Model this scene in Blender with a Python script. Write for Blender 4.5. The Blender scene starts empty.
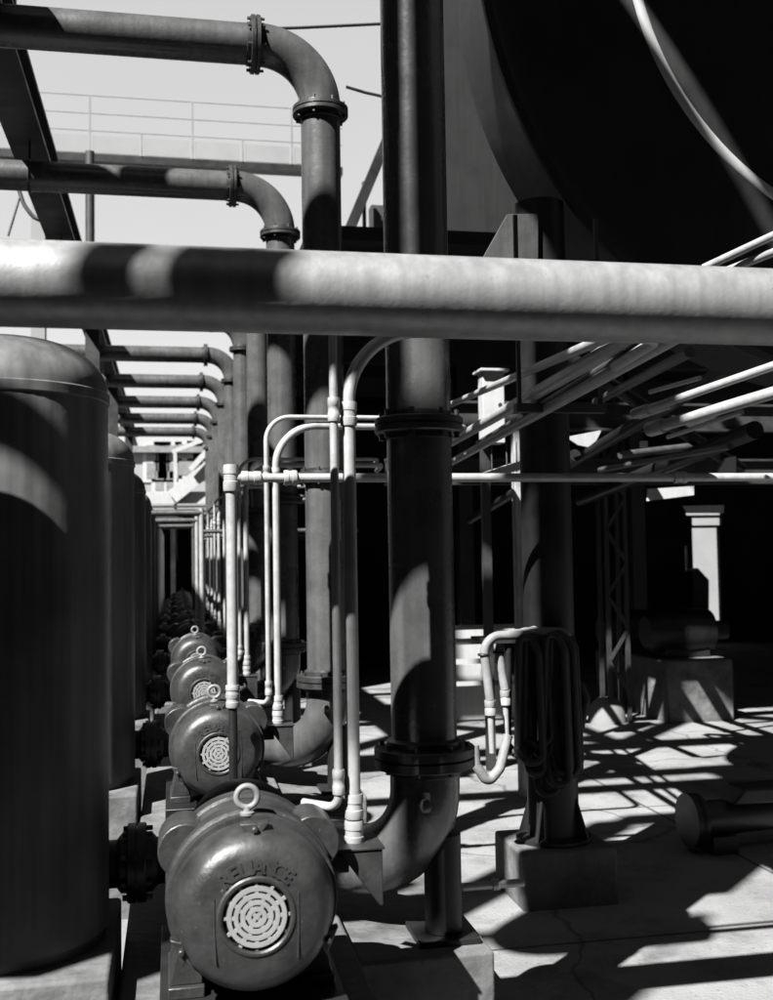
import bpy, math, random
from mathutils import Vector, Matrix
random.seed(7)
PI = math.pi
S = bpy.context.scene
COL = S.collection
R = math.radians

# ------------------------------------------------------------------ camera
F_PX, CAM = 1085.0, Vector((0, 0, 1.70))
YAW, PITCH, ROLL = R(11.16), R(2.99), R(-0.9)
CROT = Matrix.Rotation(-YAW, 3, 'Z') @ Matrix.Rotation(PI/2 + PITCH, 3, 'X') @ Matrix.Rotation(ROLL, 3, 'Z')
def ray(px, py):
    return (CROT @ Vector(((px-386.5)/F_PX, (500-py)/F_PX, -1.0)))
def at(px, py, Y=None, z=None, X=None):
    """world point seen at photo pixel (px,py) at row distance Y (or height z, or X)"""
    d = ray(px, py)
    t = (Y-CAM.y)/d.y if Y is not None else ((z-CAM.z)/d.z if z is not None else (X-CAM.x)/d.x)
    return CAM + d*t
cd = bpy.data.cameras.new('camera'); cam = bpy.data.objects.new('camera', cd); COL.objects.link(cam)
cam.matrix_world = Matrix.Translation(CAM) @ CROT.to_4x4()
cd.sensor_fit = 'HORIZONTAL'; cd.sensor_width = 36.0; cd.lens = 36.0*F_PX/773.0
cd.clip_start = 0.05; cd.clip_end = 2000
cd.dof.use_dof = True; cd.dof.focus_distance = 4.2; cd.dof.aperture_fstop = 5.0
S.camera = cam

# ------------------------------------------------------------------ materials
MATS = {}
def mat(name, base, rough=.5, spec=.5, metal=0., var=.25, scale=6., bump=.0, bscale=60., streak=0., coat=0., dust=0., dscale=34):
    m = bpy.data.materials.new(name); m.use_nodes = True
    nt = m.node_tree; N = nt.nodes; L = nt.links
    b = N['Principled BSDF']
    tc = N.new('ShaderNodeTexCoord'); geo = N.new('ShaderNodeNewGeometry')
    n1 = N.new('ShaderNodeTexNoise'); n1.inputs['Scale'].default_value = scale; n1.inputs['Detail'].default_value = 8; n1.inputs['Roughness'].default_value = .65
    L.new(geo.outputs['Position'], n1.inputs['Vector'])
    mr = N.new('ShaderNodeMapRange'); mr.inputs[1].default_value = .3; mr.inputs[2].default_value = .7
    mr.inputs[3].default_value = base*(1-var); mr.inputs[4].default_value = base*(1+var)
    L.new(n1.outputs['Fac'], mr.inputs[0])
    val = mr.outputs[0]
    if streak:
        mp = N.new('ShaderNodeMapping'); mp.inputs['Scale'].default_value = (28, 28, 1.2)
        L.new(geo.outputs['Position'], mp.inputs['Vector'])
        n2 = N.new('ShaderNodeTexNoise'); n2.inputs['Scale'].default_value = 1.; n2.inputs['Detail'].default_value = 5
        L.new(mp.outputs[0], n2.inputs['Vector'])
        m2 = N.new('ShaderNodeMapRange'); m2.inputs[1].default_value = .35; m2.inputs[2].default_value = .7; m2.inputs[3].default_value = 1-streak; m2.inputs[4].default_value = 1.+streak*.3
        L.new(n2.outputs['Fac'], m2.inputs[0])
        mu = N.new('ShaderNodeMath'); mu.operation = 'MULTIPLY'; L.new(val, mu.inputs[0]); L.new(m2.outputs[0], mu.inputs[1]); val = mu.outputs[0]
    if dust:       # chips and paint specks with a shape of their own
        n3 = N.new('ShaderNodeTexNoise'); n3.inputs['Scale'].default_value = dscale; n3.inputs['Detail'].default_value = 6; n3.inputs['Roughness'].default_value = .7
        L.new(geo.outputs['Position'], n3.inputs['Vector'])
        m3 = N.new('ShaderNodeMapRange'); m3.inputs[1].default_value = .66; m3.inputs[2].default_value = .72; m3.inputs[3].default_value = 0; m3.inputs[4].default_value = dust
        L.new(n3.outputs['Fac'], m3.inputs[0])
        ad = N.new('ShaderNodeMath'); ad.operation = 'ADD'; L.new(val, ad.inputs[0]); L.new(m3.outputs[0], ad.inputs[1]); val = ad.outputs[0]
    cb = N.new('ShaderNodeCombineColor')
    for i in range(3): L.new(val, cb.inputs[i])
    L.new(cb.outputs[0], b.inputs['Base Color'])
    rr = N.new('ShaderNodeMapRange'); rr.inputs[1].default_value = .3; rr.inputs[2].default_value = .7
    rr.inputs[3].default_value = max(.03, rough*.75); rr.inputs[4].default_value = min(1, rough*1.25)
    L.new(n1.outputs['Fac'], rr.inputs[0]); L.new(rr.outputs[0], b.inputs['Roughness'])
    b.inputs['Metallic'].default_value = metal
    b.inputs['Specular IOR Level'].default_value = spec
    b.inputs['Coat Weight'].default_value = coat; b.inputs['Coat Roughness'].default_value = .15
    if bump:
        nb = N.new('ShaderNodeTexNoise'); nb.inputs['Scale'].default_value = bscale; nb.inputs['Detail'].default_value = 6
        L.new(geo.outputs['Position'], nb.inputs['Vector'])
        bp = N.new('ShaderNodeBump'); bp.inputs['Strength'].default_value = bump; bp.inputs['Distance'].default_value = .01
        L.new(nb.outputs['Fac'], bp.inputs['Height']); L.new(bp.outputs[0], b.inputs['Normal'])
    MATS[name] = m
    return m
M_PIPE  = mat('dark_gloss_paint', .056, .27, .6, var=.28, scale=5, bump=.10, bscale=60, streak=.22, dust=.02)
M_FLANGE= mat('dark_flange_paint', 0.0177, .42, .5, var=.4, scale=14, bump=.15, bscale=50, dust=.04)
M_MOTOR = mat('motor_paint', 0.019, .42, .45, var=.45, scale=9, bump=.16, bscale=45, dust=.10, dscale=75)
M_GRILL = mat('pale_metal', 0.175, .45, .5, var=.1, scale=20, bump=.05)
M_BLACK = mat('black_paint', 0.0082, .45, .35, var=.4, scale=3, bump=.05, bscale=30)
M_TANK  = mat('tank_paint', .085, .42, .45, var=.3, scale=3, bump=.08, bscale=25, streak=.35)
M_ALU   = mat('aluminium_paint', 0.215, .45, .5, metal=.35, var=.07, scale=7, bump=.08, bscale=60, streak=.22, dust=-.12, dscale=26)
M_COND  = mat('galvanised_conduit', .28, .42, .5, metal=.25, var=.15, scale=18, bump=.04, streak=.1)
M_CONDK = mat('dark_conduit', 0.0408, .45, .5, var=.3, scale=18)
M_CONC  = mat('concrete', 0.1292, .9, .2, var=.22, scale=2.2, bump=.35, bscale=30)
M_CONCD = mat('oily_concrete', 0.0816, .85, .3, var=.6, scale=5, bump=.8, bscale=16, dust=-.05, dscale=9)
M_WHITE = mat('white_paint', 0.3, .6, .4, var=.08, scale=5, bump=.05, streak=.1)
M_STEEL = mat('structural_steel', 0.0204, .55, .4, var=.35, scale=5, bump=.08)
M_GREYST= mat('grey_steel', 0.13, .55, .4, var=.25, scale=5, bump=.08)
M_RUB   = mat('black_rubber', 0.0082, .6, .35, var=.3, scale=20, bump=.15, bscale=90)
M_HOSE  = mat('pale_hose', 0.14, .65, .3, var=.18, scale=20, bump=.15, bscale=120)
M_WALL  = mat('pale_wall', 0.1904, .85, .2, var=.10, scale=1.2, bump=.1)
M_WOOD  = mat('weathered_timber', 0.24, .8, .25, var=.3, scale=9, bump=.2, streak=.4)
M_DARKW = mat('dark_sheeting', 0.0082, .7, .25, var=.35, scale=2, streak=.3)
M_GLASS = mat('window_glass', .02, .12, .6, var=.2, scale=2)
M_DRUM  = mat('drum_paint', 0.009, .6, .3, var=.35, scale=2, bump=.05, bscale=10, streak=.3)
M_RING  = mat('ring_paint', 0.3, .4, .5, metal=.2, var=.15, scale=6)

# ------------------------------------------------------------------ mesh helpers
class MB:
    def __init__(s): s.v = []; s.f = []
    def add(s, vs, fs):
        o = len(s.v); s.v += [tuple(v) for v in vs]; s.f += [tuple(i+o for i in f) for f in fs]; return s
    def box(s, x0, x1, y0, y1, z0, z1):
        v = [(x0,y0,z0),(x1,y0,z0),(x1,y1,z0),(x0,y1,z0),(x0,y0,z1),(x1,y0,z1),(x1,y1,z1),(x0,y1,z1)]
        return s.add(v, [(3,2,1,0),(4,5,6,7),(0,1,5,4),(1,2,6,5),(2,3,7,6),(3,0,4,7)])
    def bar(s, p0, p1, w, h, up=(0,0,1)):
        p0, p1 = Vector(p0), Vector(p1); d = (p1-p0).normalized(); up = Vector(up)
        if abs(d.dot(up)) > .99: up = Vector((0,1,0))
        a = d.cross(up).normalized(); b = a.cross(d).normalized()
        v = []
        for p in (p0, p1):
            for sx, sy in ((-1,-1),(1,-1),(1,1),(-1,1)): v.append(p + a*sx*w/2 + b*sy*h/2)
        return s.add(v, [(3,2,1,0),(4,5,6,7),(0,1,5,4),(1,2,6,5),(2,3,7,6),(3,0,4,7)])
    def tube(s, pts, r, seg=24, caps=True):
        pts = [Vector(p) for p in pts]; n = len(pts)
        rs = r if isinstance(r, (list, tuple)) else [r]*n
        tang = []
        for i in range(n):
            a = pts[max(i-1,0)]; b = pts[min(i+1,n-1)]; tang.append((b-a).normalized())
        t0 = tang[0]; ref = Vector((0,0,1)) if abs(t0.z) < .9 else Vector((1,0,0))
        u = t0.cross(ref).normalized(); vs = []
        for i in range(n):
            if i: 
                q = tang[i-1].rotation_difference(tang[i]); u = (q @ u).normalized()
            w = tang[i].cross(u).normalized()
            for k in range(seg):
                a = 2*PI*k/seg; vs.append(pts[i] + (u*math.cos(a) + w*math.sin(a))*rs[i])
        fs = []
        for i in range(n-1):
            for k in range(seg):
                k2 = (k+1)%seg; fs.append((i*seg+k, i*seg+k2, (i+1)*seg+k2, (i+1)*seg+k))
        if caps: fs.append(tuple(range(seg-1,-1,-1))); fs.append(tuple((n-1)*seg+k for k in range(seg)))
        return s.add(vs, fs)
    def lathe(s, prof, origin=(0,0,0), axis=(0,0,1), seg=48):
        """prof: list of (radius, height along axis)"""
        o = Vector(origin); ax = Vector(axis).normalized()
        ref = Vector((0,0,1)) if abs(ax.z) < .9 else Vector((1,0,0))
        u = ax.cross(ref).normalized(); w = ax.cross(u).normalized()
        vs = []; rows = []
        for r, h in prof:
            if r < 1e-6: rows.append([len(vs)]); vs.append(o + ax*h)
            else:
                rows.append(list(range(len(vs), len(vs)+seg)))
                for k in range(seg):
                    a = 2*PI*k/seg; vs.append(o + ax*h + (u*math.cos(a)+w*math.sin(a))*r)
        fs = []
        for a, b in zip(rows, rows[1:]):
            for k in range(seg):
                k2 = (k+1)%seg
                if len(a) == 1 and len(b) == 1: continue
                if len(a) == 1: fs.append((a[0], b[k2], b[k]))
                elif len(b) == 1: fs.append((a[k], a[k2], b[0]))
                else: fs.append((a[k], a[k2], b[k2], b[k]))
        return s.add(vs, fs)
    def torus(s, c, axis, Rr, r, seg=48, rs=12):
        c = Vector(c); ax = Vector(axis).normalized(); ref = Vector((0,0,1)) if abs(ax.z) < .9 else Vector((1,0,0))
        u = ax.cross(ref).normalized(); w = ax.cross(u).normalized(); vs = []; fs = []
        for i in range(seg):
            a = 2*PI*i/seg; d = u*math.cos(a)+w*math.sin(a)
            for k in range(rs):
                b = 2*PI*k/rs; vs.append(c + d*(Rr + r*math.cos(b)) + ax*r*math.sin(b))
        for i in range(seg):
            for k in range(rs):
                fs.append((i*rs+k, ((i+1)%seg)*rs+k, ((i+1)%seg)*rs+(k+1)%rs, i*rs+(k+1)%rs))
        return s.add(vs, fs)
    def prism(s, poly, off):
        off = Vector(off); n = len(poly); a = [Vector(p) for p in poly]; b = [p+off for p in a]
        return s.add(a+b, [tuple(range(n-1,-1,-1)), tuple(range(n,2*n))] + [(i,(i+1)%n,n+(i+1)%n,n+i) for i in range(n)])
    def mesh(s, name, m):
        me = bpy.data.meshes.new(name); me.from_pydata(s.v, [], s.f); me.update()
        import bmesh
        bm = bmesh.new(); bm.from_mesh(me); bmesh.ops.recalc_face_normals(bm, faces=bm.faces); bm.to_mesh(me); bm.free()
        me.polygons.foreach_set('use_smooth', [True]*len(me.polygons)); me.set_sharp_from_angle(angle=R(38))
        if m: me.materials.append(m)
        return me
def link(name, me, parent=None, bevel=0.):
    o = bpy.data.objects.new(name, me); COL.objects.link(o)
    if parent: o.parent = parent
    if bevel:
        b = o.modifiers.new('bevel', 'BEVEL'); b.width = bevel; b.segments = 2; b.limit_method = 'ANGLE'; b.angle_limit = R(40)
    return o
def obj(name, mb, m, parent=None, bevel=0.):
    o = link(name, mb.mesh(name, m), parent, bevel)
    if parent is not None:
        p = parent
        off = Vector((0,0,0))
        while p is not None: off += p.location; p = p.parent
        # geometry is given in world space: bring it to the parent's frame
        for v in o.data.vertices: v.co -= off
    return o
def local(name, mb, m, parent, bevel=0.):
    return link(name, mb.mesh(name, m), parent, bevel)
def tag(o, label, cat, group=None):
    o['label'] = label; o['category'] = cat
    if group: o['group'] = group
    return o
def thing(name, loc, label, cat, group=None):
    o = bpy.data.objects.new(name, None); COL.objects.link(o); o.location = loc; o.empty_display_size = .1
    return tag(o, label, cat, group)
def struct(o, kind='structure'): o['kind'] = kind; return o
def copy_tree(o, parent=None):
    c = o.copy(); COL.objects.link(c); c.parent = parent
    for ch in list(o.children): copy_tree(ch, c)
    return c
def fillet(pts, r, n=10):
    pts = [Vector(p) for p in pts]; out = [pts[0]]
    for i in range(1, len(pts)-1):
        p = pts[i]; a = (pts[i-1]-p); b = (pts[i+1]-p)
        ri = r[i-1] if isinstance(r, (list, tuple)) else r
        ang = a.angle(b); t = ri/math.tan(ang/2)
        t = min(t, a.length*.98, b.length*.98); rr = t*math.tan(ang/2)
        an, bn = a.normalized(), b.normalized()
        c = p + (an+bn).normalized()*(rr/math.sin(ang/2))
        s0 = p+an*t - c; s1 = p+bn*t - c; tot = s0.angle(s1); ax = s0.cross(s1).normalized()
        for k in range(n+1): out.append(c + Matrix.Rotation(tot*k/n, 3, ax) @ s0)
    out.append(pts[-1]); return out
def ordinal(n): return ['first','second','third','fourth','fifth','sixth','seventh','eighth','ninth','tenth','eleventh','twelfth'][n]

# flange with bolts; bolts are sub-parts near the camera
def bolt_mesh(r):
    k = 'bolt_%.3f' % r
    if k not in bpy.data.meshes:
        mb = MB(); mb.lathe([(0,-.045),(r*.7,-.045),(r*.7,-.03),(r,-.03),(r,.03),(r*.6,.03),(r*.6,.05),(0,.05)], seg=6)
        mb.mesh(k, M_FLANGE)
    return bpy.data.meshes[k]
def flange(parent, c, axis, rad, th=.026, nb=8, rb=.014, bolts=True, m=None, name='flange', gap=.006):
    c = Vector(c); ax = Vector(axis).normalized(); mb = MB()
    hub = rad*.74
    mb.lathe([(hub*.80,-th-.035),(hub,-th-.02),(hub,-th),(rad-.004,-th),(rad,-th+.004),(rad,-gap/2-.001),(rad*.93,-gap/2),(rad*.93,gap/2),(rad,gap/2+.001),(rad,th-.004),(rad-.004,th),(hub,th),(hub,th+.02),(hub*.80,th+.035)], c, ax, 40)
    f = obj(name, mb, m or M_FLANGE, parent)
    if bolts:
        ref = Vector((0,0,1)) if abs(ax.z) < .9 else Vector((1,0,0))
        u = ax.cross(ref).normalized(); w = ax.cross(u).normalized(); q = ax.to_track_quat('Z','Y')
        off = Vector((0,0,0)); p = parent
        while p is not None: off += p.location; p = p.parent
        for k in range(nb):
            a = 2*PI*(k+.5)/nb
            b = link('bolt', bolt_mesh(rb), f); b.location = c - off + (u*math.cos(a)+w*math.sin(a))*rad*.86
            b.rotation_mode = 'QUATERNION'; b.rotation_quaternion = q
    return f

# ------------------------------------------------------------------ world, sun
SUN_EL, SUN_AZ = R(48), R(47)       # light travels toward +Y turned 40 degrees to the right
to_sun = Vector((-math.sin(SUN_AZ)*math.cos(SUN_EL), -math.cos(SUN_AZ)*math.cos(SUN_EL), math.sin(SUN_EL)))
w = bpy.data.worlds.new('World'); S.world = w; w.use_nodes = True
nt = w.node_tree; bg = nt.nodes['Background']
sky = nt.nodes.new('ShaderNodeTexSky'); sky.sky_type = 'NISHITA'; sky.sun_disc = False
sky.sun_elevation = SUN_EL; sky.sun_rotation = math.atan2(to_sun.x, to_sun.y)
sky.air_density = 1.0; sky.dust_density = 1.0; sky.ozone_density = 1
bw = nt.nodes.new('ShaderNodeRGBToBW'); nt.links.new(sky.outputs[0], bw.inputs[0]); 
tcw = nt.nodes.new('ShaderNodeTexCoord'); sx = nt.nodes.new('ShaderNodeSeparateXYZ'); nt.links.new(tcw.outputs['Generated'], sx.inputs[0])
hz = nt.nodes.new('ShaderNodeMapRange'); hz.interpolation_type = 'SMOOTHSTEP'      # bright hazy lower sky
for i_, v_ in ((1,.45),(2,.62),(3,2.45),(4,.0)): hz.inputs[i_].default_value = v_
nt.links.new(sx.outputs['Z'], hz.inputs[0])
cl = nt.nodes.new('ShaderNodeTexNoise'); cl.inputs['Scale'].default_value = 2.2; cl.inputs['Detail'].default_value = 5; nt.links.new(tcw.outputs['Generated'], cl.inputs['Vector'])
cm = nt.nodes.new('ShaderNodeMapRange'); cm.inputs[3].default_value = .86; cm.inputs[4].default_value = 1.14; nt.links.new(cl.outputs['Fac'], cm.inputs[0])
mu_ = nt.nodes.new('ShaderNodeMath'); mu_.operation = 'MULTIPLY'; nt.links.new(hz.outputs[0], mu_.inputs[0]); nt.links.new(cm.outputs[0], mu_.inputs[1])
ad_ = nt.nodes.new('ShaderNodeMath'); ad_.operation = 'ADD'; dm = nt.nodes.new('ShaderNodeMath'); dm.operation = 'MULTIPLY'; dm.inputs[1].default_value = .45; nt.links.new(bw.outputs[0], dm.inputs[0]); nt.links.new(dm.outputs[0], ad_.inputs[0]); nt.links.new(mu_.outputs[0], ad_.inputs[1]); nt.links.new(ad_.outputs[0], bg.inputs[0])
bg.inputs[1].default_value = .05
sl = bpy.data.lights.new('sun', 'SUN'); sl.energy = 5.0; sl.angle = R(.53); sl.color = (1, .995, .985)
so = bpy.data.objects.new('sun', sl); COL.objects.link(so); so.rotation_mode = 'QUATERNION'; so.rotation_quaternion = to_sun.to_track_quat('Z', 'Y')
S.view_settings.view_transform = 'Standard'; S.view_settings.look = 'None'; S.view_settings.gamma = 1
S.view_settings.exposure = 2.0
S.cycles.max_bounces = 6; S.cycles.diffuse_bounces = 3; S.cycles.glossy_bounces = 3
S.cycles.caustics_reflective = False; S.cycles.caustics_refractive = False

# ------------------------------------------------------------------ ground
g = MB(); g.add([(-400,-200,0),(400,-200,0),(400,900,0),(-400,900,0)], [(0,1,2,3)])
gm = mat('ground_concrete', .155, .9, .2, var=.25, scale=1.1, bump=.5, bscale=55)
nt_ = gm.node_tree; N_ = nt_.nodes; L_ = nt_.links
geo_ = [n for n in N_ if n.type == 'NEW_GEOMETRY'][0]; cb_ = [n for n in N_ if n.type == 'COMBINE_COLOR'][0]
src_ = cb_.inputs[0].links[0].from_socket
def chain(fac_sock, lo, hi, o0, o1):
    global src_
    mr_ = N_.new('ShaderNodeMapRange'); mr_.inputs[1].default_value = lo; mr_.inputs[2].default_value = hi; mr_.inputs[3].default_value = o0; mr_.inputs[4].default_value = o1
    L_.new(fac_sock, mr_.inputs[0]); mm_ = N_.new('ShaderNodeMath'); mm_.operation = 'MULTIPLY'; L_.new(src_, mm_.inputs[0]); L_.new(mr_.outputs[0], mm_.inputs[1]); src_ = mm_.outputs[0]
wob = N_.new('ShaderNodeTexNoise'); wob.inputs['Scale'].default_value = 2.5; wob.inputs['Detail'].default_value = 6; L_.new(geo_.outputs['Position'], wob.inputs['Vector'])
mx_ = N_.new('ShaderNodeMixRGB'); mx_.inputs[0].default_value = .22; L_.new(geo_.outputs['Position'], mx_.inputs[1]); L_.new(wob.outputs['Color'], mx_.inputs[2])
vo = N_.new('ShaderNodeTexVoronoi'); vo.feature = 'DISTANCE_TO_EDGE'; vo.inputs['Scale'].default_value = .55; L_.new(mx_.outputs[0], vo.inputs['Vector'])
chain(vo.outputs['Distance'], .0, .006, .45, 1.)                       # cracks
bk = N_.new('ShaderNodeTexBrick'); bk.offset = 0; bk.inputs['Scale'].default_value = 1; bk.inputs['Mortar Size'].default_value = .012; bk.inputs['Brick Width'].default_value = 3.1; bk.inputs['Row Height'].default_value = 2.3
L_.new(geo_.outputs['Position'], bk.inputs['Vector']); chain(bk.outputs['Fac'], 0, 1, 1., .35)     # slab joints
st = N_.new('ShaderNodeTexNoise'); st.inputs['Scale'].default_value = 1.7; st.inputs['Detail'].default_value = 9; st.inputs['Roughness'].default_value = .7; L_.new(geo_.outputs['Position'], st.inputs['Vector'])
chain(st.outputs['Fac'], .50, .66, 1., .55)
sp = N_.new('ShaderNodeTexNoise'); sp.inputs['Scale'].default_value = 38; sp.inputs['Detail'].default_value = 3; L_.new(geo_.outputs['Position'], sp.inputs['Vector'])
chain(sp.outputs['Fac'], .62, .70, 1., .7)                             # grit
for i_ in range(3): L_.new(src_, cb_.inputs[i_])
struct(obj('ground', g, gm))

PITCH_Y = 2.32
NU = 10
RX = .82; RY = 3.57
ZTOP = 4.54
# ------------------------------------------------------------------ motors
GZ = .46                      # plinth top
AX = .752 - GZ                # axis height above plinth
MR = .258
def lettering(text, rad, size):
    cu = bpy.data.curves.new('txt', 'FONT'); mb = MB()
    chars = list(text); span = R(92); ws = {'I': .45}
    tot = sum(ws.get(c, 1.) for c in chars); a = -span/2
    for ch in chars:
        wd = ws.get(ch, 1.)/tot*span; mid = a + wd/2; a += wd
        cu.body = ch; cu.size = size; cu.extrude = .006; cu.offset = .0014; cu.align_x = 'CENTER'; cu.resolution_u = 4
        t = bpy.data.objects.new('txt', cu); COL.objects.link(t)
        me = bpy.data.meshes.new_from_object(t.evaluated_get(bpy.context.evaluated_depsgraph_get()))
        bpy.data.objects.remove(t)
        mw = Matrix.Rotation(-mid, 4, 'Z') @ Matrix.Translation((0, rad, 0))
        vs = [mw @ v.co for v in me.vertices]
        # text plane (x,y) -> motor face plane (x,z), facing -Y
        mb.add([(v.x, -v.z, v.y) for v in vs], [tuple(p.vertices) for p in me.polygons])
        bpy.data.meshes.remove(me)
    bpy.data.curves.remove(cu)
    return mb
def make_motor():
    t = thing('electric_motor', (.235, 3.31, GZ), 'x', 'motor', 'electric motors in the pump row')
    O = (0, 0, AX); Y = (0, 1, 0)
    b = MB()
    b.lathe([(.0,.02),(.097,.02),(.099,.002),(.104,-.003),(.111,-.003),(.116,.002),(.15,.004),(.178,.008),(.200,.017),(.218,.034),(.232,.062),(.240,.098),(.244,.135),(.240,.14),(.240,.146)], O, Y, 72)
    bell = local('end_bell', b, M_MOTOR, t)
    # flat cheeks: two thin raised cast ribs on the face and lugs around the rim
    for sx in (-1, 1):
        r = MB(); r.tube([(sx*.118, .002, AX-.125), (sx*.122, .003, AX-.04), (sx*.122, .003, AX+.06)], .0028, 8)
        local('cast_rib', r, M_MOTOR, bell)
    for a in (90, 205, 335):
        lug = MB(); c = Vector((math.cos(R(a))*.225, .05, AX+math.sin(R(a))*.225)); d = Vector((math.cos(R(a)),0,math.sin(R(a)))); p = Vector((-d.z,0,d.x))
        lug.prism([c+d*.028+p*.045+Vector((0,.012,0)), c-d*.026, c+d*.028-p*.045+Vector((0,.012,0))], (0,.04,0))
        lug.lathe([(0,-.012),(.011,-.012),(.011,.02),(0,.02)], c+d*.012, Y, 6)
        local('rim_lug', lug, M_MOTOR, bell, .004)
    fr = MB()
    fr.lathe([(.240,.146),(.256,.148),(.258,.152),(.258,.186),(.255,.19),(.247,.192),(.247,.215),(.252,.218),(.262,.222),(.262,.30),(.252,.305),(.250,.31),(.250,.42),(.252,.425),(.262,.43),(.262,.50),(.255,.505),(.240,.51),(.225,.55),(.16,.60),(.07,.61),(.07,.66),(.032,.66),(.032,.80),(0,.80)], O, Y, 72)
    body = local('frame', fr, M_MOTOR, t)
    for sx in (-1, 1):      # air hoods either side
        hd = MB(); hd.tube([(sx*.20, .27, AX+.13), (sx*.20, .46, AX+.13)], .085, 24)
        local('air_hood', hd, M_MOTOR, t, .004)
    gd = MB(); gd.lathe([(0,.0195),(.096,.0195),(.096,.0185)], O, Y, 40); local('grille_recess', gd, M_BLACK, t)
    gr = MB()
    def ring(r0, r1, y0=.0, y1=.010, seg=48):
        gr.lathe([(r0,y0),(r1,y0),(r1,y1),(r0,y1),(r0,y0)], O, Y, seg)
    for r0, r1 in ((.074,.087),(.054,.067),(.035,.048),(.016,.029)): ring(r0, r1)
    gr.lathe([(0,0),(.0075,0),(.0075,.01),(0,.01)], O, Y, 16)
    for (r0, r1, n, ph) in ((.064,.078,12,0),(.045,.058,8,.4),(.026,.039,6,0.),(.006,.02,4,.8)):
        for k in range(n):
            a = 2*PI*k/n+ph; d = Vector((math.cos(a),0,math.sin(a)))
            gr.bar(Vector((0,.0055,AX))+d*r0, Vector((0,.0055,AX))+d*r1, .011, .009, (0,1,0))
    for k in range(12):
        a = 2*PI*k/12; d = Vector((math.cos(a),0,math.sin(a)))
        gr.bar(Vector((0,.0095,AX))+d*.084, Vector((0,.0095,AX))+d*.097, .009, .008, (0,1,0))
    local('vent_grille', gr, M_GRILL, t)
    lt = lettering('RELIANCE', .123, .058)
    lt.v = [(x, y+.004+.10*max(0,math.hypot(x,z)-.12), z+AX) for x,y,z in lt.v]
    local('lettering', lt, M_MOTOR, bell)
    ey = MB(); ey.torus((-.015,.165,AX+.258+.052), (0,1,0), .032, .0095, 32, 10); ey.lathe([(.022,0),(.022,.008),(.013,.012),(.011,.026),(0,.026)], (-.015,.165,AX+.256), (0,0,1), 16)
    local('eyebolt', ey, M_GREYST, t)
    # junction box, wedge shaped
    tb = MB()
    tb.prism([(.293,.34,AX+.077),(.437,.34,AX+.077),(.437,.34,AX-.105),(.425,.34,AX-.105)], (0,.18,0)); tb.box(.23,.33,.37,.49,AX+.0,AX+.06)
    bx = local('terminal_box', tb, M_MOTOR, t, .004)
    ld = MB(); ld.box(.285,.444,.334,.526,AX+.0775,AX+.086); local('lid', ld, M_MOTOR, bx, .002)
    ft = MB()
    for sx in (-1, 1):
        ft2 = MB(); ft2.box(sx*.20-.055, sx*.20+.055, .2, .52, .0, .035); ft2.prism([(sx*.15,.22,.035),(sx*.25,.22,.035),(sx*.215,.22,AX-.10),(sx*.15,.22,AX-.14)], (0,.28,0))
        local('foot', ft2, M_MOTOR, t, .004)
    bs = MB(); bs.box(-.28,.28,.06,.9,-.10,0.001); 
    sh_ = MB(); sh_.tube([(0,.62,AX),(0,1.08,AX)], .032, 20); sh_.lathe([(0,.86),(.085,.86),(.085,.93),(.05,.935),(.05,.95),(.085,.955),(.085,1.02),(0,1.02)], O, Y, 28); local('coupling', sh_, M_BLACK, t)
    local('base_plate', bs, M_BLACK, t, .004)
    return t
motor0 = make_motor()
for n in range(NU):
    m = motor0 if n == 0 else copy_tree(motor0)
    m.location = (.20, 2.763+PITCH_Y*n, .559); m.scale = (.86, .86, .86)
    m['label'] = ('large dark motor closest to the camera, round grille and raised lettering fully visible' if n == 0 else
                  'dark motor half in a shadow band, its grille partly hidden by the upright pipe' if n == 1 else
                  f'dark motor with pale vent grille, {ordinal(n)} from the front of the pump row')

# ------------------------------------------------------------------ pumps
def make_pump():
    t = thing('pump', (.235, 0, GZ), 'x', 'pump', 'pumps coupled behind the motors')
    c = MB()
    c.lathe([(0,-.16),(.10,-.16),(.11,-.10),(.15,-.09),(.185,-.05),(.195,0),(.185,.06),(.15,.10),(.11,.12),(.10,.2),(0,.2)], (0,.95,AX-.02), (0,1,0), 40)
    cs = local('casing', c, M_BLACK, t)
    n1 = MB(); n1.tube([(0,.95,AX-.03),(.36,.95,AX-.09)], .105, 28); local('suction_nozzle', n1, M_BLACK, t)
    n2 = MB(); n2.tube([(0,.85,AX-.03),(-.20,.95,AX-.05)], .09, 28); local('discharge_nozzle', n2, M_BLACK, t)
    p = MB(); p.box(-.16,.16,.85,1.1,.0,.14); local('pedestal', p, M_BLACK, t, .01)
    return t
pump0 = make_pump()
for n in range(NU):
    p = pump0 if n == 0 else copy_tree(pump0)
    p.location = (.235, 2.95+PITCH_Y*n, GZ)
    p['label'] = f'black round pump casing just behind the {ordinal(n)} motor from the front'

# ------------------------------------------------------------------ plinths
for n in range(NU):
    y0 = 3.02+PITCH_Y*n
    b = MB(); b.box(-.16, .555, y0-.38, y0+1.35, -.02, .472); b.box(.02,.45,y0+.72,y0+1.3,.472,.50)
    b.box(.56, 1.0, y0+.38, y0+1.3, -.02, GZ-.02)
    tag(obj('concrete_plinth', b, M_CONCD, bevel=.012), f'stained concrete plinth carrying the {ordinal(n)} motor and pump of the row', 'plinth', 'concrete plinths under the pump row')

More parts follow.
